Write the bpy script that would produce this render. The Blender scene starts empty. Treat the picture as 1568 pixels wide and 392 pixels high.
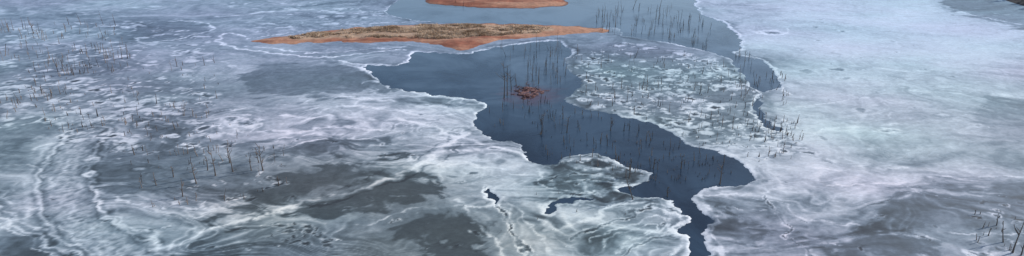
import bpy, math, random
import numpy as np
from mathutils import Vector
random.seed(7); R=np.random.RandomState(11)
H=50.0; P=math.radians(22.0); F=1060.0
cp,sp=math.cos(P),math.sin(P)
# projects image pixel coordinates (u,v) onto the lake plane (metres)
def g(u,v):
    dx=(u-784)/F; dy=-(v-196)/F
    t=H/(sp-dy*cp)
    return (t*dx, t*(cp+dy*sp), t)
scene=bpy.context.scene
# ---------------------------------------------------------------- noise
T=[R.rand(256,256).astype(np.float32) for _ in range(16)]
TF=[t.ravel() for t in T]
def vn(x,y,s=0):
    t=TF[s%16]
    xf=np.floor(x); yf=np.floor(y)
    a=(x-xf); b=(y-yf); a=a*a*(3-2*a); b=b*b*(3-2*b)
    xi=xf.astype(np.int32); yi=yf.astype(np.int32)
    x0=(xi&255)<<8; x1=((xi+1)&255)<<8; y0=yi&255; y1=(yi+1)&255
    q=t[x0|y0]; w=t[x0|y1]
    l=q+(t[x1|y0]-q)*a; h=w+(t[x1|y1]-w)*a
    return l+(h-l)*b
def fbm(x,y,s=0,o=4,g_=0.5):
    r=0;a=1;n=0;c,sn=math.cos(.6),math.sin(.6)
    for i in range(o):
        r=r+a*vn(x+17.3*i,y-9.1*i,s+i); n+=a; a*=g_
        x,y=(x*c-y*sn)*2.03,(x*sn+y*c)*2.03
    return r/n
def fbs(x,y,s=0,o=4,g_=0.5):   # keeps the stretch direction through the octaves
    r=0;a=1;n=0
    for i in range(o):
        r=r+a*vn(x+17.3*i,y-9.1*i,s+i); n+=a; a*=g_
        x,y=x*2.07,y*2.03
    return r/n
def sst(e0,e1,x):
    t=np.clip((x-e0)/(e1-e0),0,1); return t*t*(3-2*t)
# ---------------------------------------------------------------- grid
def axis(segs):
    out=[segs[0][0]]
    for a,b,s0,s1 in segs:
        x=a
        while x<b-1e-6:
            f=(x-a)/(b-a); x+=s0+(s1-s0)*f; out.append(min(x,b))
    return np.unique(np.array(out))
xp=axis([(0,80,.19,.24),(80,215,.30,.5),(215,2500,1,160)])
XS=np.concatenate([-xp[:0:-1],xp])
YS=axis([(74,130,.20,.32),(130,265,.34,.75),(265,3000,1.2,200)])
YS=np.concatenate([np.array([-1200,-600,-300,-100,0,30,50,60,68]),YS])
X,Y=np.meshgrid(XS,YS); NY,NX=X.shape
print('grid',NX,NY)
X=X.astype(np.float32);Y=Y.astype(np.float32)
w1=fbm(X*.35,Y*.35,1,5,.6)-.5; w2=fbm(X*.35+50,Y*.35+20,4,5,.6)-.5
XW=X+3.4*w1; YW=Y+3.4*w2
b1=fbm(X*.045,Y*.045,2,4)-.5; b2=fbm(X*.045+9,Y*.045+70,6,4)-.5
def spline(pts,closed=False,n=5):
    out=[];m=len(pts)
    rng=range(m) if closed else range(m-1)
    for i in rng:
        if closed: p0,p1,p2,p3=[pts[(i+k)%m] for k in(-1,0,1,2)]
        else: p0=pts[max(i-1,0)];p1=pts[i];p2=pts[i+1];p3=pts[min(i+2,m-1)]
        for k in range(n):
            t=k/n
            out.append(tuple(.5*((2*p1[d])+(-p0[d]+p2[d])*t+(2*p0[d]-5*p1[d]+4*p2[d]-p3[d])*t*t+(-p0[d]+3*p1[d]-3*p2[d]+p3[d])*t**3) for d in(0,1)))
    if not closed: out.append(tuple(pts[-1]))
    return out
def world(pts): return [g(*p)[:2] for p in pts]
def dist(pts,closed,RR,xw=None,yw=None,ax=None):
    xw=XW if xw is None else xw; yw=YW if yw is None else yw
    xs,ys=(XS,YS) if ax is None else ax
    D=np.full(xw.shape,float(RR),np.float32); A=np.zeros(xw.shape,np.float32)
    m=len(pts); L=0
    for i in range(m if closed else m-1):
        (x1,y1),(x2,y2)=pts[i],pts[(i+1)%m]
        pad=RR+1.5
        j0,j1=np.searchsorted(xs,[min(x1,x2)-pad,max(x1,x2)+pad])
        i0,i1=np.searchsorted(ys,[min(y1,y2)-pad,max(y1,y2)+pad])
        l=math.hypot(x2-x1,y2-y1)
        if i1>i0 and j1>j0:
            px=xw[i0:i1,j0:j1]-x1; py=yw[i0:i1,j0:j1]-y1
            vx,vy=x2-x1,y2-y1
            t=np.clip((px*vx+py*vy)/(l*l+1e-9),0,1)
            d=np.hypot(px-t*vx,py-t*vy)
            s=D[i0:i1,j0:j1]; mk=d<s
            s[mk]=d[mk]
            a=A[i0:i1,j0:j1]; a[mk]=(L+t*l)[mk]
        L+=l
    return D,A
def inside(pts,xw=None,yw=None,ys=None,pad=2.5):
    xw=XW if xw is None else xw; yw=YW if yw is None else yw; ys=YS if ys is None else ys
    I=np.zeros(xw.shape,bool); m=len(pts)
    for i in range(m):
        (x1,y1),(x2,y2)=pts[i],pts[(i+1)%m]
        if abs(y1-y2)<1e-9: continue
        i0,i1=np.searchsorted(ys,[min(y1,y2)-pad,max(y1,y2)+pad])
        if i1<=i0: continue
        yy=yw[i0:i1]; xx=xw[i0:i1]
        c=((y1>yy)!=(y2>yy))&(xx<(x2-x1)*(yy-y1)/(y2-y1)+x1)
        I[i0:i1]^=c
    return I
def sdf(uv,RR,pad=2.5,**k):
    p=spline(world(uv),True)
    ax=k.get('ax')
    D,_=dist(p,True,RR,k.get('xw'),k.get('yw'),ax)
    I=inside(p,k.get('xw'),k.get('yw'),ax[1] if ax else None,pad)
    return np.where(I,-D,D)
# ---------------------------------------------------------------- open water
waterA=[(560,101),(600,101),(622,94),(630,82),(645,80),(690,82),(720,82),(750,74),(800,67),(850,62),(865,68),(874,80),(866,95),(872,108),(887,122),(886,135),(866,152),(880,163),(920,172),(960,180),(1000,188),(1030,203),(1060,222),(1100,233),(1130,246),(1153,268),(1142,280),(1100,286),(1068,291),(1058,300),(1066,320),(1085,338),(1072,352),(1080,372),(1088,398),(1062,398),(1056,372),(1038,356),(1052,342),(1040,325),(1028,306),(1000,302),(972,298),(950,288),(985,277),(1005,266),(965,258),(945,244),(920,238),(880,239),(850,252),(818,250),(805,237),(795,224),(760,212),(738,200),(728,188),(735,172),(742,157),(700,150),(650,142),(600,135),(575,118)]
waterB=[(610,0),(592,14),(600,24),(640,31),(700,38),(800,42),(900,45),(940,42),(958,55),(1000,62),(1050,71),(1110,87),(1142,118),(1166,141),(1192,134),(1189,113),(1162,93),(1122,83),(1135,74),(1130,58),(1105,34),(1075,20),(1064,0),(1060,-30),(620,-30)]
waterC=[(1160,145),(1166,160),(1170,174),(1180,190),(1196,199),(1180,201),(1166,187),(1158,166)]
waterD=[(830,322),(842,310),(865,304),(895,305),(900,309),(862,312),(846,320),(838,328)]
waterE=[(746,292),(754,291),(759,304),(756,314),(748,306)]
S=np.full(X.shape,6.0,np.float32)
for w in (waterA,waterB,waterC,waterD,waterE): S=np.minimum(S,sdf(w,6.0,4))
# ---------------------------------------------------------------- base tone of the ice (control points in image pixels); far right: frost plus painted sky glare
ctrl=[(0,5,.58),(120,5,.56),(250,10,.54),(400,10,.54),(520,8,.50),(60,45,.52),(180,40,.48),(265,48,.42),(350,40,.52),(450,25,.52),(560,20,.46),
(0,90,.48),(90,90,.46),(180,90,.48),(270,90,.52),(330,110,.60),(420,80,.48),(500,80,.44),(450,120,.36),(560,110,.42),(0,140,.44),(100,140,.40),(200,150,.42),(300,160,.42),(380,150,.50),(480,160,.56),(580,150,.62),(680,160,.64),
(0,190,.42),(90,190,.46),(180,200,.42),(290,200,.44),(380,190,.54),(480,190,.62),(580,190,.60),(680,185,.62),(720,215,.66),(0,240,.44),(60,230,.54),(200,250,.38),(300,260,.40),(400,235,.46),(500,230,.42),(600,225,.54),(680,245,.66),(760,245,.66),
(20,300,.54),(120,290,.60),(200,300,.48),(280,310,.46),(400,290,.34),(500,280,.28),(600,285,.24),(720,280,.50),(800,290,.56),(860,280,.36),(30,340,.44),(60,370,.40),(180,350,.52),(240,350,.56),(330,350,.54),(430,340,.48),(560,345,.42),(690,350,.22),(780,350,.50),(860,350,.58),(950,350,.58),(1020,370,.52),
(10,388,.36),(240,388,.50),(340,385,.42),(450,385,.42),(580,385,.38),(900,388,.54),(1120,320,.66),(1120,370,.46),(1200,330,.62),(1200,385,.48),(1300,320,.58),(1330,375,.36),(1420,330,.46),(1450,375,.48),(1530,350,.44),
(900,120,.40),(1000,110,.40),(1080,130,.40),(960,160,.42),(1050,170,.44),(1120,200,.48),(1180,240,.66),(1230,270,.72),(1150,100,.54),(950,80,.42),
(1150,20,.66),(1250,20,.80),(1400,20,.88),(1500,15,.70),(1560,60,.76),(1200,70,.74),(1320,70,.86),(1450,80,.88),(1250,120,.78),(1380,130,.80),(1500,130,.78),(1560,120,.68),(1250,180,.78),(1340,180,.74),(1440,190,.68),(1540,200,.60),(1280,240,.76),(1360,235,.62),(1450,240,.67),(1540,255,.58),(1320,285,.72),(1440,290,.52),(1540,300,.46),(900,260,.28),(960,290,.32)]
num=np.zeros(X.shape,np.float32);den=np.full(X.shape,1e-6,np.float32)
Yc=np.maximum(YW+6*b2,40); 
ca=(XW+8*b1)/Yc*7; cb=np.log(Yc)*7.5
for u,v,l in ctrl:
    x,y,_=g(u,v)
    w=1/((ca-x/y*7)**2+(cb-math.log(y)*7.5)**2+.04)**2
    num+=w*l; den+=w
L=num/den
# ---------------------------------------------------------------- marbled flow of the refrozen slush
p1=fbm(X*.028+7,Y*.045,7,3)-.5; p2=fbm(X*.028,Y*.045+31,9,3)-.5
ux=X+34*p1; uy=Y+26*p2
r1=fbm(ux*.05+3,uy*.09,1,3)-.5; r2=fbm(ux*.05+13,uy*.09+9,3,3)-.5
vx=ux+26*r1; vy=uy+18*r2
N1=fbs(vx*.045,vy*.115,5,6,.6)-.5
s1=fbm(X*.16+1,Y*.2,8,3)-.5; s2=fbm(X*.16,Y*.2+5,10,3)-.5
tx=vx+8*s1; ty=vy+7*s2
N2=fbs(tx*.16,ty*.36,12,5,.6)-.5
NB=fbs((vx+4*s1)*.030,(vy+4*s2)*.075,2,3,.45)
ph=NB*13+.35*N2
bands=(1-np.abs(np.sin(ph*2.6)))**2.6
bands2=(1-np.abs(np.sin(ph*6.1+2)))**2
breg=sst(.40,.62,fbm(X*.045+40,Y*.07,11,3)); breg2=sst(.42,.62,fbm(X*.06+4,Y*.09+9,6,3))
N3=fbm((X+6*s1)*.5,(Y+6*s2)*.6,13,4,.6)-.5
def soft(uv,px):
    t=g(*np.mean(np.array(uv),0))[2]; w=px*t/F
    s=sdf(uv,w*2+6,16,xw=XW+9*b1+6*s1,yw=YW+8*b2+7*s2)
    return sst(w,-w*1.6,s+9*N2+5*N1+2.5*N3)
patches=[([(345,122),(390,103),(470,99),(540,106),(565,120),(600,138),(560,146),(470,150),(390,140)],5,.36),
([(330,342),(380,300),(430,264),(520,252),(610,247),(622,258),(540,284),(440,316),(370,342)],6,.19),
([(440,228),(520,217),(590,214),(602,226),(540,240),(450,245)],6,.30),
([(450,327),(520,302),(600,274),(655,264),(690,290),(675,306),(600,320),(540,332),(480,342)],6,.14),
([(645,340),(690,328),(735,335),(742,375),(740,405),(655,405),(642,365)],7,.15),
([(1350,304),(1420,288),(1568,282),(1640,282),(1640,335),(1568,332),(1480,322),(1400,328),(1340,320)],9,.38),
([(1240,374),(1300,358),(1400,362),(1450,378),(1430,405),(1250,405)],9,.27),
([(1490,170),(1568,150),(1640,150),(1640,260),(1540,268),(1505,215)],12,.55),
([(130,240),(200,222),(290,232),(325,255),(280,292),(190,300),(145,280)],8,.33),
([(-60,185),(90,182),(95,205),(0,225),(-60,225)],8,.36),
([(1080,335),(1160,350),(1150,375),(1095,370)],7,.36),
([(470,190),(560,180),(560,198),(480,205)],6,.45),
([(360,218),(410,205),(425,225),(380,240)],6,.35),
([(838,256),(880,243),(925,242),(965,260),(1000,266),(985,280),(950,290),(985,300),(930,303),(870,300),(835,285)],4,.20),
([(215,35),(265,32),(322,38),(322,50),(280,60),(215,64),(205,50)],2,.40),
([(1455,0),(1530,0),(1610,12),(1610,50),(1540,38),(1480,20)],6,.46),
([(-40,350),(20,362),(60,385),(90,400),(-40,400)],8,.32),
]
darkmask=np.zeros(X.shape,np.float32)
for uv,px,val in patches:
    m=soft(uv,px); L=L*(1-m)+val*m; darkmask=np.maximum(darkmask,m*(1-val*1.6))
Au=[(600,200,1.15),(700,250,1.25),(850,300,1.3),(900,350,1.5),(1000,370,1.4),(1150,310,1.1),(330,350,1.2),(500,360,1.1),(400,230,1.),(60,250,.9),(250,370,1.1),(1300,330,1.),(1250,250,.8),(1350,150,.55),(1400,50,.35),(100,100,.5),(100,30,.55),(300,40,.55),(430,120,.45),(500,280,.5),(600,300,.4),(690,360,.35),(230,260,.55),(1000,120,.3),(1450,300,.7),(1550,200,.5),(1520,370,.8)]
num=np.zeros(X.shape,np.float32);den=np.full(X.shape,1e-6,np.float32)
for u,v,l in Au:
    x,y,_=g(u,v); w=1/((ca-x/y*7)**2+(cb-math.log(y)*7.5)**2+.15)**2; num+=w*l; den+=w
SA=num/den*(1-.66*darkmask)*.9
tr=[(132,205),(110,240),(98,275),(100,305),(116,335),(148,365),(205,405)]
TD,TA=dist(spline(world(tr)),False,14)
wt=3.0; tk=sst(wt*1.12,wt*.95,TD)
SA=SA*(1-.85*tk)
L=L+SA*(.85*N1+.62*N2+.28*(bands-.2)*breg+.19*(bands2-.3)*breg2+.30*N3)
fine=fbm(X*1.3,Y*1.1,2,4,.6)-.5
L+=fine*.14*(1-.6*darkmask)
Z=np.zeros(X.shape,np.float32)
Z+=.025*N3*SA+.02*N2*SA+.010*fine
# ---------------------------------------------------------------- traced ridges & refrozen leads
LX=XW+3*s1; LY=YW+3*s2
NNL=fbm(X*.35,Y*.5,14,4)+.4*N2
def line(uv,px,amp,prof='s',rough=.5,zamp=.0,straight=False):
    global L,Z
    mid=uv[len(uv)//2]; t=g(*mid)[2]; w=px*t/F*.5
    pts=spline(world(uv)); RR=w*3.2+.6
    xs=[p[0] for p in pts]; ys=[p[1] for p in pts]
    j0,j1=np.searchsorted(XS,[min(xs)-RR-2,max(xs)+RR+2]); i0,i1=np.searchsorted(YS,[min(ys)-RR-2,max(ys)+RR+2])
    if i1<=i0 or j1<=j0: return
    sl=(slice(i0,i1),slice(j0,j1)); a,b=(XW,YW) if straight else (LX,LY)
    D,A=dist(pts,False,RR,a[sl],b[sl],(XS[j0:j1],YS[i0:i1]))
    k=np.exp(-(D/w)**2)*(D<w*3.1)
    if prof=='d': k=np.exp(-((D-w)/(w*.45))**2)*(D<w*3.1)-.8*np.exp(-(D/(w*.6))**2)*(D<w*3)
    k=k*(1-rough+rough*2*sst(.38,.62,NNL[sl]))
    L[sl]+=amp*k; Z[sl]+=zamp*.4*k
line([(705,205),(672,232),(640,255),(590,275),(530,295),(470,312),(410,330),(330,355),(250,378),(190,400)],12,.45,'s',.35,.06)
line([(715,212),(685,238),(650,262),(600,280),(540,300),(480,318)],6,-.2)
line([(700,200),(664,228),(632,248),(580,268),(520,288)],5,-.18)
line([(600,178),(640,190),(690,205),(730,220),(790,235),(810,250)],8,.3)
line([(560,200),(640,206),(700,222),(760,240)],5,.3)
line([(640,250),(700,252),(760,256),(800,268)],6,.28)
line([(738,285),(755,310),(778,340),(796,370),(808,400)],8,.32,'d',.6,.05)
line([(770,300),(800,330),(830,365),(850,400)],6,.25)
line([(700,300),(722,330),(760,370),(770,400)],7,.25)
line([(1165,300),(1188,330),(1208,358),(1240,400)],7,.25,'d',.6)
line([(1060,298),(1110,300),(1180,292),(1260,288),(1350,280),(1450,274),(1568,270),(1640,268)],6,.24,'s',.8)
line([(1100,318),(1180,322),(1300,345),(1420,352),(1568,362)],5,.22,'s',.8)
line([(1290,290),(1330,230),(1310,200),(1340,160)],10,.12)
line([(880,362),(915,352),(955,330),(1000,318),(1035,325),(1045,345),(1020,365),(985,378),(960,395)],8,.36,'d')
line([(905,372),(940,355),(985,335),(1018,336),(1020,350),(985,366),(950,385)],5,.32)
line([(925,376),(950,362),(985,346),(1004,344),(1004,352),(985,360)],4,.3)
line([(830,335),(850,345),(890,342),(930,325),(975,312),(1010,310)],8,.38)
line([(840,360),(870,372),(900,392),(930,400)],7,.32)
line([(815,315),(832,300),(870,293),(920,292),(955,285)],5,.34)
line([(860,262),(890,268),(935,268),(965,262)],4,.34); line([(850,275),(900,280),(945,277),(985,270)],4,.28)
line([(820,262),(850,290),(900,296),(950,292)],4,.28); line([(840,258),(870,250),(900,247)],3,.3)
line([(880,318),(930,318),(975,306),(1010,306)],4,.3); line([(900,308),(940,303),(970,302)],5,-.3)
line([(1040,300),(1030,275),(1000,262)],3,.2)
line([(1025,395),(1040,375),(1028,355),(1030,330),(1018,310)],7,.4)
line([(1100,395),(1094,370),(1088,355),(1098,338),(1083,318),(1074,300)],9,.42)
for v0 in (150,163,178,196,214): line([(430,v0+12),(520,v0),(620,v0+8),(720,v0+18)],6,.2,'s',.9)
line([(330,180),(350,176),(385,180),(400,190),(380,200),(345,198),(330,190)],3,.25,'s',.6)
line([(345,186),(365,183),(382,189),(365,194)],2.5,.2,'s',.6)
line([(270,215),(330,208),(400,200),(440,205)],5,.2,'s',.8); line([(560,345),(640,322),(720,316),(780,325)],6,.25,'s',.8)
# broad curved pressure track, lower-left
rung=.5+.5*np.sin(TA*5+3*fbm(X*.4,Y*.4,3,2)); stripe=.5+.5*np.cos(TD*4.1)
L=L*(1-.92*tk)+.92*tk*(.44+.13*stripe+.15*rung*sst(1.9,.6,TD)+.6*fine+.25*N2); Z+=tk*(.02*rung*sst(1.7,.6,TD)+.015*stripe)
er0=fbm(X*.15,Y*.15,6,4); top=sst(150,118,Y)
edge=np.exp(-((TD-wt*1.18)/.32)**2)+.6*np.exp(-((TD-wt*1.75)/.3)**2)*sst(.4,.6,er0); edge*=(TD<13)*top
L+=.22*edge*(.3+1.3*er0); L-=(.24*np.exp(-((TD-wt*.97)/.25)**2)+.14*np.exp(-((TD-wt*1.45)/.35)**2))*(TD<13)*top; Z+=.012*edge
line([(-30,318),(10,340),(45,362),(90,382),(130,405)],6,.4,'s',.3,.05)
line([(-30,326),(10,350),(40,372),(85,395)],4,.36)
line([(-30,305),(15,325),(50,350),(100,372),(150,400)],5,.28)
line([(-30,290),(20,305),(60,335),(105,358),(160,395)],4,.22)
line([(-30,262),(30,255),(70,262),(88,285)],5,.24); line([(40,240),(60,225),(100,218),(150,212),(230,215)],6,.26)
line([(150,240),(140,275),(150,310),(185,345),(250,385)],6,.24,'s',.7); line([(180,300),(240,320),(310,330)],6,.25,'s',.7)
# shoreline rime lines
line([(378,56),(350,52),(335,58),(345,69),(385,77),(440,84),(490,88),(540,84),(580,80),(622,76)],4,.6,'s',.5,.03,True)
line([(378,70),(430,76),(490,82),(560,76),(620,72)],3,.4)
line([(380,60),(440,51),(540,38),(640,34),(800,33),(900,38)],2.4,.35,'s',.5,0,True)
line([(628,80),(625,92),(604,101),(572,102),(545,99),(515,94)],3.6,.7,'s',.2,.03,True)
line([(545,100),(562,108),(575,122),(560,128)],7,.5); line([(520,95),(545,103),(590,118)],7,.4)
line([(575,125),(610,138),(650,145),(700,152),(735,160),(730,180)],9,.3,'s',.7)
line([(205,58),(220,66),(262,62),(305,52),(325,46),(320,37),(290,33),(262,33)],2.8,.6,'s',.3,.02,True)
line([(205,40),(240,34),(280,32)],2,.2)
line([(555,20),(590,16),(612,5),(640,3)],3,.4); line([(560,22),(600,26),(650,30)],2.4,.4)
line([(1064,-5),(1075,20),(1108,34),(1131,58),(1136,74),(1124,83)],3.4,.6,'s',.3,.03,True)
line([(1124,83),(1164,92),(1191,112),(1196,134),(1208,145)],3,.5,'s',.3,0,True)
line([(1138,110),(1160,140),(1152,152),(1156,180),(1178,204)],4,.4)
line([(958,56),(1000,60),(1028,48),(1022,35)],2.5,.35)
line([(1150,48),(1180,54),(1200,50),(1205,44)],3,.25)
line([(1465,18),(1520,30),(1568,38)],3,.3)
for a in [(300,80,420,92),(180,120,330,135),(20,70,200,78),(340,95,380,110),(560,172,650,162),(420,175,560,165),(350,170,480,182),(1250,205,1400,190),(1200,170,1330,150),(1300,100,1480,112),(1400,140,1568,150),(420,215,520,208),(250,328,330,318),(900,395,930,375),(1250,262,1380,258),(80,20,250,12),(330,25,420,18)]:
    u0,v0,u1,v1=a
    line([(u0,v0),(u0*.6+u1*.4,v0*.6+v1*.4+random.uniform(-6,6)),(u0*.3+u1*.7,v0*.3+v1*.7+random.uniform(-5,5)),(u1,v1)],random.uniform(5,9),random.uniform(.12,.22),'s',.8)
# ---------------------------------------------------------------- frost pads around stumps
def inpoly(u,v,p):
    c=False;m=len(p)
    for i in range(m):
        x1,y1=p[i];x2,y2=p[(i+1)%m]
        if (y1>v)!=(y2>v) and u<(x2-x1)*(v-y1)/(y2-y1)+x1: c=not c
    return c
stumpfield=[(876,84),(960,66),(1050,80),(1110,96),(1140,125),(1160,150),(1170,185),(1215,208),(1240,225),(1150,255),(1120,240),(1050,215),(1025,198),(990,185),(920,170),(875,155),(890,135),(890,120),(876,100)]
def splat(x0,y0,r,amp,kind,sx=None):
    pad=r*3+1
    j0,j1=np.searchsorted(XS,[x0-pad,x0+pad]);i0,i1=np.searchsorted(YS,[y0-pad,y0+pad])
    if i1<=i0 or j1<=j0: return
    sx=sx or random.uniform(1.,2.);sy=random.uniform(.7,1.3)
    d=np.hypot((XW[i0:i1,j0:j1]-x0+1.5*s1[i0:i1,j0:j1])/sx,(YW[i0:i1,j0:j1]-y0+2*s2[i0:i1,j0:j1])/sy)/r
    fi=fine[i0:i1,j0:j1]
    if kind==0:
        k=sst(1.2,.5,d+1.2*fi); q=np.exp(-((d-1.4)/.22)**2); l=L[i0:i1,j0:j1]
        l[:]=np.maximum(l,l*(1-k)+k*np.minimum(l+amp,.84))-.06*q; Z[i0:i1,j0:j1]+=.010*k
    elif kind==1:
        k=np.exp(-((d-1)/.3)**2); h=sst(1.,.5,d)
        L[i0:i1,j0:j1]+=amp*k*(1+3*fi)-amp*.6*h; Z[i0:i1,j0:j1]+=.015*k
    else:
        k=sst(1.,.6,d); q=np.exp(-((d-1.2)/.3)**2)
        L[i0:i1,j0:j1]+=-amp*k+amp*.4*q; Z[i0:i1,j0:j1]+=-.02*k+.015*q
def scatter(poly,nn,r0,r1,amp,kinds=(0,0,1),thr=(.25,.55)):
    c=0;tries=0
    ws=world(poly); wxs=[p[0] for p in ws]; wys=[p[1] for p in ws]
    ox,oy=random.uniform(0,99),random.uniform(0,99)
    while c<nn and tries<nn*20:
        tries+=1
        x=random.uniform(min(wxs),max(wxs));y=random.uniform(min(wys),max(wys))
        if inpoly(x,y,ws):
            if float(fbm(np.array([x*.08+ox]),np.array([y*.08+oy]),3,3)[0])<random.uniform(*thr): continue
            splat(x,y,r0+(r1-r0)*random.random()**2.2,amp*random.uniform(.4,1.3),random.choice(kinds)); c+=1
scatter(stumpfield,540,.28,1.2,.44,(0,0,0,0,1,1),(.15,.5))
scatter([(0,40),(200,30),(330,60),(330,130),(340,180),(240,215),(120,215),(0,200)],520,.25,1.3,.32,(0,0,0,0,1),(.15,.55))
scatter([(60,120),(330,120),(345,215),(250,235),(90,235)],240,.28,1.15,.36,(0,0,0,1),(.15,.55))
scatter([(170,225),(440,215),(440,300),(330,330),(180,320)],90,.22,.7,.3,(0,0,1,2))
scatter([(1130,190),(1240,180),(1290,240),(1230,285),(1160,285)],80,.25,1.0,.32,(0,0,1,2))
scatter([(1200,20),(1560,20),(1560,200),(1240,180)],120,.25,1.1,.22,(0,0,2))
scatter([(420,345),(515,345),(515,375),(420,378)],26,.2,.55,.32,(1,2,2))
scatter([(820,250),(1000,240),(1000,300),(830,310)],30,.3,.9,.25,(0,1,2))
scatter([(640,160),(800,250),(700,290),(400,220)],40,.2,.8,.25,(1,2))
scatter([(0,300),(1568,300),(1568,392),(0,392)],90,.15,.5,.25,(0,1,2))
scatter([(330,5),(600,5),(560,40),(380,50)],70,.5,1.6,.25,(0,))
scatter([(1490,320),(1568,320),(1568,392),(1490,392)],16,.3,.8,.3,(1,2))
for u,v,r in [(915,252,3.2),(928,283,2.4),(375,190,1.6),(348,184,1.4),(1180,50,2.6),(1365,203,1.4),(700,205,1.2)]:
    x,y,_=g(u,v)
    for q,a in ((1,.25),(.62,.18),(.3,.15)): splat(x,y,r*q,a,1,1.4)
# ice margin against open water
er=fbm(X*.12,Y*.12,15,4)
L+= .45*np.exp(-((S-.28)/(.12+.5*sst(.4,.65,er)))**2)*(S>-.5)*sst(.3,.6,er)
L-= .14*np.exp(-((S-1.5)/.9)**2)*sst(.6,.4,fbm(X*.1+8,Y*.1,4,3))
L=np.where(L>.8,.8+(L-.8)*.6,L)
L=np.clip(L,0,1.0)
# ---------------------------------------------------------------- albedo
st=np.array([0,.18,.35,.5,.65,.8,1.0,1.15])
cr=np.array([[.038,.045,.054],[.068,.088,.106],[.140,.182,.222],[.250,.302,.352],[.395,.445,.498],[.545,.595,.645],[.73,.765,.80],[.80,.84,.86]])
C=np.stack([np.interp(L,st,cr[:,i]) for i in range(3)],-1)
def reg(pts,rad):
    r=np.zeros(X.shape,np.float32)
    for u,v in pts:
        x,y,_=g(u,v); d2=(ca-x/y*7)**2+(cb-math.log(y)*7.5)**2; r=np.maximum(r,np.exp(-d2/rad**2))
    return r
br=reg([(690,360),(600,300),(620,385),(500,290),(420,320),(780,370)],.9)
C*=1+br[...,None]*np.array([.16,.06,-.05])
gr=reg([(950,120),(1050,130),(1100,170),(900,270),(960,350),(1000,180)],.8); C*=1+gr[...,None]*np.array([-.03,.03,-.02])
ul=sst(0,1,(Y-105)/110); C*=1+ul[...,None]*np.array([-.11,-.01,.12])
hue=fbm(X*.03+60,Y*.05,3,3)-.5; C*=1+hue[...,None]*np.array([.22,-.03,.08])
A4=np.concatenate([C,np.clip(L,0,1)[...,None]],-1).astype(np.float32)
Zi=.10*np.tanh(S/.35)+Z*sst(0,1.2,S)
def gridmesh(name,X,Y,Z,A4=None):
    NY,NX=X.shape
    me=bpy.data.meshes.new(name)
    co=np.stack([X,Y,Z],-1).reshape(-1,3).astype(np.float32)
    idx=np.arange(NX*NY).reshape(NY,NX)
    q=np.stack([idx[:-1,:-1],idx[:-1,1:],idx[1:,1:],idx[1:,:-1]],-1).reshape(-1,4)
    me.vertices.add(len(co)); me.vertices.foreach_set('co',co.ravel())
    me.loops.add(q.size); me.loops.foreach_set('vertex_index',q.ravel().astype(np.int32))
    me.polygons.add(len(q)); me.polygons.foreach_set('loop_start',(np.arange(len(q))*4).astype(np.int32))
    me.polygons.foreach_set('use_smooth',np.ones(len(q),bool))
    me.update(calc_edges=True)
    if A4 is not None:
        at=me.attributes.new('Col','FLOAT_COLOR','POINT'); at.data.foreach_set('color',A4.ravel())
    o=bpy.data.objects.new(name,me); scene.collection.objects.link(o); return o
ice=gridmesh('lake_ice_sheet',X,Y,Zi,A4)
# ---------------------------------------------------------------- materials
def mat(name):
    m=bpy.data.materials.new(name); m.use_nodes=True
    nt=m.node_tree; b=nt.nodes['Principled BSDF']; return m,nt,b
def nd(nt,t,**k):
    n=nt.nodes.new(t)
    for a,v in k.items(): setattr(n,a,v)
    return n
m,nt,b=mat('frosted_ice'); lk=nt.links.new
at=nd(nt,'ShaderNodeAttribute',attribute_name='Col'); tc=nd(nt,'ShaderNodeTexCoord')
mp=nd(nt,'ShaderNodeMapping'); mp.inputs['Scale'].default_value=(.7,1.2,1); lk(tc.outputs['Object'],mp.inputs['Vector'])
n1=nd(nt,'ShaderNodeTexNoise'); n1.inputs['Scale'].default_value=2.4; n1.inputs['Detail'].default_value=8; n1.inputs['Roughness'].default_value=.75
n2_=nd(nt,'ShaderNodeTexNoise'); n2_.inputs['Scale'].default_value=.6; n2_.inputs['Detail'].default_value=9;n2_.inputs['Roughness'].default_value=.7; n2_.inputs['Distortion'].default_value=1.6
lk(mp.outputs[0],n1.inputs['Vector']); lk(mp.outputs[0],n2_.inputs['Vector'])
ad=nd(nt,'ShaderNodeMath',operation='ADD'); lk(n1.outputs['Fac'],ad.inputs[0]); lk(n2_.outputs['Fac'],ad.inputs[1])
mr=nd(nt,'ShaderNodeMapRange'); mr.inputs['From Min'].default_value=.6; mr.inputs['From Max'].default_value=1.4; mr.inputs['To Min'].default_value=.72; mr.inputs['To Max'].default_value=1.28
lk(ad.outputs[0],mr.inputs['Value'])
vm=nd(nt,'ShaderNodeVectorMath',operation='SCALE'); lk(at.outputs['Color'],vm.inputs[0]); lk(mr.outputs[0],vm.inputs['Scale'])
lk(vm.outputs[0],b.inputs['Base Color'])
rr=nd(nt,'ShaderNodeMapRange'); rr.inputs['To Min'].default_value=.42; rr.inputs['To Max'].default_value=.95; rr.inputs['From Max'].default_value=.5
lk(at.outputs['Alpha'],rr.inputs['Value']); lk(rr.outputs[0],b.inputs['Roughness'])
b.inputs['IOR'].default_value=1.31; b.inputs['Specular IOR Level'].default_value=.36
bp=nd(nt,'ShaderNodeBump'); bp.inputs['Strength'].default_value=.16; bp.inputs['Distance'].default_value=.08
lk(n1.outputs['Fac'],bp.inputs['Height']); lk(bp.outputs[0],b.inputs['Normal'])
ice.data.materials.append(m)
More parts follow.
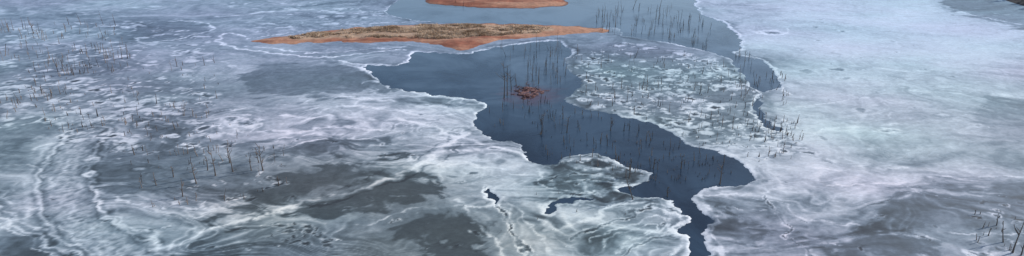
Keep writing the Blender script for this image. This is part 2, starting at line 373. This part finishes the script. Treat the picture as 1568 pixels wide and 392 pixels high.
# water: sky reflection painted into the base colour, paler far off, dark near
m,nt,b=mat('open_water'); lk=nt.links.new
b.inputs['IOR'].default_value=1.33
tc=nd(nt,'ShaderNodeTexCoord'); n1=nd(nt,'ShaderNodeTexNoise'); n1.inputs['Scale'].default_value=.05; n1.inputs['Detail'].default_value=7; n1.inputs['Distortion'].default_value=1.2; n1.inputs['Roughness'].default_value=.6
lk(tc.outputs['Object'],n1.inputs['Vector'])
sx=nd(nt,'ShaderNodeSeparateXYZ'); lk(tc.outputs['Object'],sx.inputs[0])
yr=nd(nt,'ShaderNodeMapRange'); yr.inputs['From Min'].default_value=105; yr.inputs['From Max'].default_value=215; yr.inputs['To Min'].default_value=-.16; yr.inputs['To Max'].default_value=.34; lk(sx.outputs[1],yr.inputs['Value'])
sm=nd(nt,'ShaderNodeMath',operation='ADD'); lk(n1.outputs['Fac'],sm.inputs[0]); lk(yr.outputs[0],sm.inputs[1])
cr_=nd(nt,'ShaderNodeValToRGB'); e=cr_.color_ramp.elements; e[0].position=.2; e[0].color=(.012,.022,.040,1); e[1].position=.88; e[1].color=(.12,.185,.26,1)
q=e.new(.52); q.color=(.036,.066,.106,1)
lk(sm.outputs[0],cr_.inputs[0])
# reddish silt shoal round the clay mound
mx_,my_,_=g(814,146)
vd=nd(nt,'ShaderNodeVectorMath',operation='DISTANCE'); vd.inputs[1].default_value=(mx_,my_,0); lk(tc.outputs['Object'],vd.inputs[0])
nsh=nd(nt,'ShaderNodeTexNoise'); nsh.inputs['Scale'].default_value=.35; nsh.inputs['Detail'].default_value=5; lk(tc.outputs['Object'],nsh.inputs['Vector'])
ma=nd(nt,'ShaderNodeMath',operation='MULTIPLY_ADD'); ma.inputs[1].default_value=14; lk(nsh.outputs['Fac'],ma.inputs[0]); lk(vd.outputs['Value'],ma.inputs[2])
sr=nd(nt,'ShaderNodeMapRange'); sr.inputs['From Min'].default_value=9; sr.inputs['From Max'].default_value=15; sr.inputs['To Min'].default_value=.75; sr.inputs['To Max'].default_value=0; lk(ma.outputs[0],sr.inputs['Value'])
mxn=nd(nt,'ShaderNodeMix',data_type='RGBA'); lk(sr.outputs[0],mxn.inputs[0]); lk(cr_.outputs[0],mxn.inputs[6]); mxn.inputs[7].default_value=(.085,.040,.058,1)
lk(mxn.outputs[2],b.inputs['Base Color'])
rr=nd(nt,'ShaderNodeMapRange'); rr.inputs['To Min'].default_value=.04; rr.inputs['To Max'].default_value=.28; lk(n1.outputs['Fac'],rr.inputs['Value']); lk(rr.outputs[0],b.inputs['Roughness'])
n3=nd(nt,'ShaderNodeTexNoise'); n3.inputs['Scale'].default_value=1.2; n3.inputs['Detail'].default_value=5; lk(tc.outputs['Object'],n3.inputs['Vector'])
bp=nd(nt,'ShaderNodeBump'); bp.inputs['Strength'].default_value=.22; bp.inputs['Distance'].default_value=.06; lk(n3.outputs['Fac'],bp.inputs['Height']); lk(bp.outputs[0],b.inputs['Normal'])
me=bpy.data.meshes.new('lake_water'); me.from_pydata([(-2500,-1200,0),(2500,-1200,0),(2500,3000,0),(-2500,3000,0)],[],[(0,1,2,3)]); me.materials.append(m)
scene.collection.objects.link(bpy.data.objects.new('lake_water',me))
# ---------------------------------------------------------------- islands
def sandmat():
    m,nt,b=mat('red_clay_sand'); lk=nt.links.new
    tc=nd(nt,'ShaderNodeTexCoord'); at=nd(nt,'ShaderNodeAttribute',attribute_name='Col')
    n=nd(nt,'ShaderNodeTexNoise'); n.inputs['Scale'].default_value=.9; n.inputs['Detail'].default_value=9; n.inputs['Roughness'].default_value=.7
    lk(tc.outputs['Object'],n.inputs['Vector'])
    mr=nd(nt,'ShaderNodeMapRange'); mr.inputs['From Min'].default_value=.3; mr.inputs['From Max'].default_value=.7; mr.inputs['To Min'].default_value=.65; mr.inputs['To Max'].default_value=1.35
    lk(n.outputs['Fac'],mr.inputs['Value'])
    vm=nd(nt,'ShaderNodeVectorMath',operation='SCALE'); lk(at.outputs['Color'],vm.inputs[0]); lk(mr.outputs[0],vm.inputs['Scale']); lk(vm.outputs[0],b.inputs['Base Color'])
    b.inputs['Roughness'].default_value=.85
    bp=nd(nt,'ShaderNodeBump'); bp.inputs['Strength'].default_value=.4; bp.inputs['Distance'].default_value=.12; lk(n.outputs['Fac'],bp.inputs['Height']); lk(bp.outputs[0],b.inputs['Normal'])
    return m
SM=sandmat()
def island(name,uv,hgt,grass,step=.5,slope=6.,dark=1.):
    ws=spline(world(uv),True)
    xa=np.arange(min(p[0] for p in ws)-4,max(p[0] for p in ws)+4,step); ya=np.arange(min(p[1] for p in ws)-4,max(p[1] for p in ws)+4,step)
    x,y=np.meshgrid(xa,ya)
    k=1.6 if step>.2 else .7
    xw=x+k*(fbm(x*.3,y*.3,1,4)-.5)*2; yw=y+k*(fbm(x*.3+5,y*.3,5,4)-.5)*2
    if step<=.2: xw=x+k*(fbm(x*.9,y*.9,1,4)-.5)*5; yw=y+k*(fbm(x*.9+5,y*.9,5,4)-.5)*6
    s=sdf(uv,10,5,xw=xw,yw=yw,ax=(xa,ya))
    d=-s
    bumps=fbm(x*.25,y*.25,3,5) if step>.2 else fbm(x*1.5,y*1.5,3,4)
    z=np.where(d>0,.03+hgt*sst(0,slope,d)*(.5+bumps),d*.25)+.10*(bumps-.5)*sst(0,1,d)
    if step<=.2: z+=.5*(bumps-.5)*(d>-.3)
    z=np.maximum(z,-.9)
    wet=sst(1.5,0,d)
    n_=fbs(x*.05,y*.25,8,5,.6)
    c1=np.array([.27,.092,.050]);c2=np.array([.43,.220,.138]);c3=np.array([.11,.044,.033])
    t=sst(.38,.60,n_)[...,None]
    c=c1*(1-t)+c2*t
    c=c*(1-wet[...,None])+c3*wet[...,None]
    if grass is not None:
        gs=sdf(grass,10,4,xw=xw,yw=yw,ax=(xa,ya)); gm=(sst(.8,-1.2,gs+2*(bumps-.5)))[...,None]
        c=c*(1-.85*gm)+.85*gm*np.array([.42,.295,.20])
    A=np.concatenate([c*dark,np.ones(c.shape[:2]+(1,))],-1).astype(np.float32)
    o=gridmesh(name,x,y,z,A); o.data.materials.append(SM)
    def hz(px,py):
        j=int(np.clip((px-xa[0])/step,0,len(xa)-1)); i=int(np.clip((py-ya[0])/step,0,len(ya)-1)); return z[i,j]
    return hz
isl=[(380,63),(420,56),(480,49),(540,42),(600,38),(680,36),(760,36),(830,38),(900,42),(938,46),(925,51),(880,55),(820,59),(775,64),(742,71),(715,79),(690,78),(660,70),(620,66),(560,67),(500,67),(440,69),(400,68)]
gra=[(432,58),(480,53),(540,47),(600,43),(680,40),(760,40),(815,41),(848,46),(825,52),(770,56),(720,59),(690,62),(620,60),(560,60),(500,61),(450,62)]
hz=island('red_sand_island',isl,.55,gra)
isl2=[(640,-4),(600,-14),(680,-22),(800,-20),(850,-8),(868,6),(845,11),(800,13),(730,12),(690,9),(660,5)]
hz2=island('red_sand_island.001',isl2,.6,None)
hz3=island('red_clay_mound',[(788,142),(797,136),(806,132),(820,135),(834,140),(822,147),(808,154),(796,149)],.10,None,.15,1.6,np.array([.42,.42,.62]))
# ---------------------------------------------------------------- generic mesh accumulator
class Acc:
    def __init__(s): s.v=[];s.f=[]
    def tube(s,pts,rad,n=5):
        b0=len(s.v)
        for i,(p,r) in enumerate(zip(pts,rad)):
            d=(Vector(pts[min(i+1,len(pts)-1)])-Vector(pts[max(i-1,0)])).normalized()
            a=d.orthogonal().normalized(); c=d.cross(a)
            for k in range(n):
                t=2*math.pi*k/n; q=Vector(p)+(a*math.cos(t)+c*math.sin(t))*r; s.v.append(tuple(q))
        for i in range(len(pts)-1):
            for k in range(n):
                s.f.append((b0+i*n+k,b0+i*n+(k+1)%n,b0+(i+1)*n+(k+1)%n,b0+(i+1)*n+k))
        s.f.append(tuple(b0+(len(pts)-1)*n+k for k in range(n)))
    def snag(s,x,y,h,r,branches=3,z0=-.3):
        ln=.05 if random.random()<.8 else .18
        lean=random.gauss(0,ln),random.gauss(0,ln); pts=[];rad=[];N=5
        ph=random.uniform(0,6)
        for i in range(N+1):
            t=i/N; pts.append((x+lean[0]*h*t+.03*h*math.sin(t*4+ph)*t,y+lean[1]*h*t+.02*h*math.cos(t*3+ph)*t,z0+(h-z0)*t)); rad.append(r*(1-.68*t)*(1.5 if i==0 else 1))
        s.tube(pts,rad)
        for _ in range(branches):
            t=random.uniform(.35,.92); i=int(t*N); f=t*N-i
            p=Vector(pts[i]).lerp(Vector(pts[min(i+1,N)]),f); a=random.uniform(0,6.28); l=h*random.uniform(.10,.28)*(1.2-t*.6)
            up=random.uniform(.3,1.3)
            q=p+Vector((math.cos(a),math.sin(a),up))*l*.6; e=q+Vector((math.cos(a+.4),math.sin(a+.4),up*1.6))*l*.4
            s.tube([tuple(p),tuple(q),tuple(e)],[r*.5,r*.38,r*.18],4)
    def obj(s,name,m):
        me=bpy.data.meshes.new(name); me.from_pydata(s.v,[],s.f); me.materials.append(m)
        o=bpy.data.objects.new(name,me); scene.collection.objects.link(o); return o
def plain(name,c0,c1,sc,rough=.9):
    m,nt,b=mat(name); lk=nt.links.new
    tc=nd(nt,'ShaderNodeTexCoord'); n=nd(nt,'ShaderNodeTexNoise'); n.inputs['Scale'].default_value=sc; n.inputs['Detail'].default_value=4; lk(tc.outputs['Object'],n.inputs['Vector'])
    r=nd(nt,'ShaderNodeValToRGB'); r.color_ramp.elements[0].position=.38;r.color_ramp.elements[1].position=.62
    r.color_ramp.elements[0].color=(*c0,1); r.color_ramp.elements[1].color=(*c1,1)
    lk(n.outputs['Fac'],r.inputs[0]); lk(r.outputs[0],b.inputs['Base Color']); b.inputs['Roughness'].default_value=rough
    return m
WOOD=plain('weathered_wood',(.045,.036,.033),(.27,.215,.185),.25)
STRAW=plain('dry_straw',(.38,.26,.17),(.68,.53,.39),.35)
def tree(u,v,hpx,r=.085,br=4):
    x,y,t=g(u,v); a=Acc(); a.snag(0,0,hpx*t/(F*cp),r,br); o=a.obj('dead_tree',WOOD); o.location=(x,y,0); return o
for u,v,h in [(357,264,42),(352,250,26),(330,270,40),(301,282,34),(403,262,40),(397,250,24),(280,302,30),(240,285,20),(206,238,16),(427,285,16),(344,308,10),(385,262,18),(318,262,22),(266,272,18),
  (829,205,36),(772,150,56),(777,146,44),(783,138,30),(868,203,24),(970,306,40),(964,272,30),(1102,282,32),(1043,258,20),(1550,388,58),(1526,346,20),(1537,372,34),(1563,392,26),(1513,362,14),(862,182,20),(935,200,22),(1000,258,18),(1022,300,18)]:
    tree(u,v,h,random.uniform(.09,.12),random.randint(3,7))
def stand(name,specs):
    a=Acc()
    for poly,nn,h0,h1,r in specs:
        us=[p[0] for p in poly];vs=[p[1] for p in poly];c=0;q=0;ox=random.uniform(0,99)
        while c<nn and q<nn*60:
            q+=1;u=random.uniform(min(us),max(us));v=random.uniform(min(vs),max(vs))
            if inpoly(u,v,poly):
                x,y,t=g(u,v)
                if float(fbm(np.array([x*.09+ox]),np.array([y*.09]),3,3)[0])<random.uniform(.25,.6): continue
                hh=(h0+(h1-h0)*random.random()**2.2)*t/(F*cp)
                a.snag(x,y,hh,r*random.uniform(.5,1.2),random.choice((0,1,2,3,4))); c+=1
    return a.obj(name,WOOD)
stand('drowned_tree_stand',[(stumpfield,240,3,17,.09),([(905,15),(1050,10),(1090,45),(1100,80),(1000,62),(920,52)],120,5,22,.085),([(765,72),(870,68),(868,130),(790,140)],60,8,30,.075),
  ([(800,165),(900,175),(1000,200),(1140,262),(1100,280),(1000,285),(840,245)],180,2,14,.095),([(1120,80),(1200,110),(1230,215),(1170,230),(1130,150)],90,5,20,.09),([(740,150),(860,150),(860,215),(760,205)],44,2,13,.09)])
stand('drowned_tree_stand',[([(0,40),(180,35),(200,90),(120,120),(0,110)],160,6,22,.09),([(20,110),(330,95),(340,170),(250,215),(40,200)],190,3,16,.095),([(180,230),(440,225),(440,300),(230,320)],60,3,18,.085),([(0,150),(60,150),(60,180),(0,185)],14,6,22,.09),([(190,180),(340,175),(420,240),(200,240)],40,3,14,.09)])
stand('drowned_tree_stand',[([(700,0),(740,0),(720,12),(690,14)],8,4,14,.09),([(1170,215),(1230,195),(1240,240),(1180,250)],22,3,12,.08),([(1490,320),(1568,320),(1568,392),(1490,392)],14,3,12,.08),([(560,280),(1040,270),(1040,350),(600,340)],16,2,7,.08)])
a=Acc(); x0,y0,_=g(806,142)
for _ in range(34):
    x=x0+random.gauss(0.3,1.7);y=y0+random.gauss(0,2.8);an=random.uniform(0,6.28);l=random.uniform(.6,1.6)
    a.tube([(x,y,.0),(x+math.cos(an)*l*.5,y+math.sin(an)*l*.5,.15+random.random()*.35),(x+math.cos(an)*l,y+math.sin(an)*l,.1+random.random()*.4)],[.07,.05,.025],4)
a.obj('tangled_roots',plain('root_bark',(.035,.018,.02),(.17,.065,.06),1.5))
# dry grass
a=Acc(); gw=world(gra); xs=[p[0] for p in gw];ys=[p[1] for p in gw]; c=0
for _ in range(40000):
    if c>=6500: break
    x=random.uniform(min(xs)-1,max(xs)+1);y=random.uniform(min(ys)-1,max(ys)+1)
    if not inpoly(x,y,gw): continue
    dn=float(fbm(np.array([x*.16]),np.array([y*.4]),6,4)[0])
    if random.random()>(dn-.42)*5: continue
    c+=1; z=hz(x,y)-.05; hh=random.uniform(.2,.6)*(1+ (dn-.5)*1.5)
    for k in range(5):
        an=random.uniform(0,6.28);w=random.uniform(.06,.14);tl=random.uniform(.1,.5)
        bx,by=x+random.gauss(0,.2),y+random.gauss(0,.2);i=len(a.v)
        a.v+=[(bx-math.cos(an)*w,by-math.sin(an)*w,z),(bx+math.cos(an)*w,by+math.sin(an)*w,z),(bx+math.cos(an+1.3)*tl,by+math.sin(an+1.3)*tl,z+hh)]; a.f.append((i,i+1,i+2))
a.obj('dry_grass',STRAW)
# wooded bank, far right, and low hills round the lake
BANK=plain('bank_soil_painted_shade',(.02,.022,.03),(.05,.045,.045),.2)  # dark navy colour stands in for the forest's shadow on the bank
bank=[(1524,-10),(1546,3),(1572,11),(1600,16),(1680,34),(1800,20),(1780,-30),(1500,-40)]
xyb=world(bank)
step=1.5; xa=np.arange(min(p[0] for p in xyb)-5,max(p[0] for p in xyb)+5,step); ya=np.arange(min(p[1] for p in xyb)-5,max(p[1] for p in xyb)+5,step)
x,y=np.meshgrid(xa,ya); s=sdf(bank,12,xw=x,yw=y,ax=(xa,ya))
o=gridmesh('lake_bank',x,y,np.where(s<0,.1+2.6*sst(0,12,-s)+fbm(x*.2,y*.2,1,3)*.8,s*-.3).clip(-1,9)); o.data.materials.append(BANK)
a=Acc(); c=0
xs=[p[0] for p in xyb];ys=[p[1] for p in xyb]
while c<260:
    x=random.uniform(min(xs),max(xs));y=random.uniform(min(ys),max(ys))
    if not inpoly(x,y,xyb): continue
    c+=1; h=random.uniform(2.5,6)
    a.tube([(x,y,1),(x,y,1+h)],[.14,.05],5)
    for k in range(70):
        zz=random.random(); rr_=(1-zz)*1.3+.2; an=random.uniform(0,6.28); p=Vector((x+math.cos(an)*rr_*random.random(),y+math.sin(an)*rr_*random.random(),1.5+h*zz)); i=len(a.v)
        for q in range(3): a.v.append(tuple(p+Vector((random.gauss(0,.35),random.gauss(0,.35),random.gauss(0,.25)))))
        a.f.append((i,i+1,i+2))
a.obj('shoreline_trees',plain('dark_foliage',(.014,.024,.026),(.035,.045,.04),.3))
v=[];f=[];N=120
for i in range(N+1):
    an=math.pi*2*i/N
    hgt=35+35*float(fbm(np.array([i*.25]),np.array([3.]),3,4)[0])
    if i==N: hgt=v[2][2]
    for rr_,z in((1150,-1),(1300,hgt*.4),(1600,hgt),(1900,-1)): v.append((rr_*math.cos(an),rr_*math.sin(an)+600,z))
for i in range(N):
    for k in range(3): f.append((i*4+k,i*4+4+k,i*4+5+k,i*4+1+k))
me=bpy.data.meshes.new('distant_hills');me.from_pydata(v,[],f);me.materials.append(plain('hill_scrub',(.05,.06,.04),(.12,.10,.06),.02));scene.collection.objects.link(bpy.data.objects.new('distant_hills',me))
# ---------------------------------------------------------------- light & camera
EL,AZ=math.radians(29),math.radians(68)
w=bpy.data.worlds.new('World'); scene.world=w; w.use_nodes=True
bg=w.node_tree.nodes['Background']; sk=w.node_tree.nodes.new('ShaderNodeTexSky'); sk.sky_type='NISHITA'; sk.sun_disc=False; sk.sun_elevation=EL; sk.sun_rotation=AZ
w.node_tree.links.new(sk.outputs[0],bg.inputs[0]); bg.inputs[1].default_value=.15
sl=bpy.data.lights.new('sun','SUN'); sl.energy=4.0; sl.angle=math.radians(.5); sl.color=(1,.95,.89)
so=bpy.data.objects.new('sun',sl); so.rotation_euler=Vector((math.sin(AZ)*math.cos(EL),math.cos(AZ)*math.cos(EL),math.sin(EL))).to_track_quat('Z','Y').to_euler(); scene.collection.objects.link(so)
cam=bpy.data.cameras.new('camera'); cam.sensor_width=36; cam.lens=F/1568*36; cam.clip_end=6000; cam.clip_start=.5
co=bpy.data.objects.new('camera',cam); co.location=(0,0,H); co.rotation_euler=(math.radians(90)-P,0,0); scene.collection.objects.link(co); scene.camera=co
scene.view_settings.view_transform='Standard'; scene.view_settings.look='None'; scene.view_settings.exposure=0
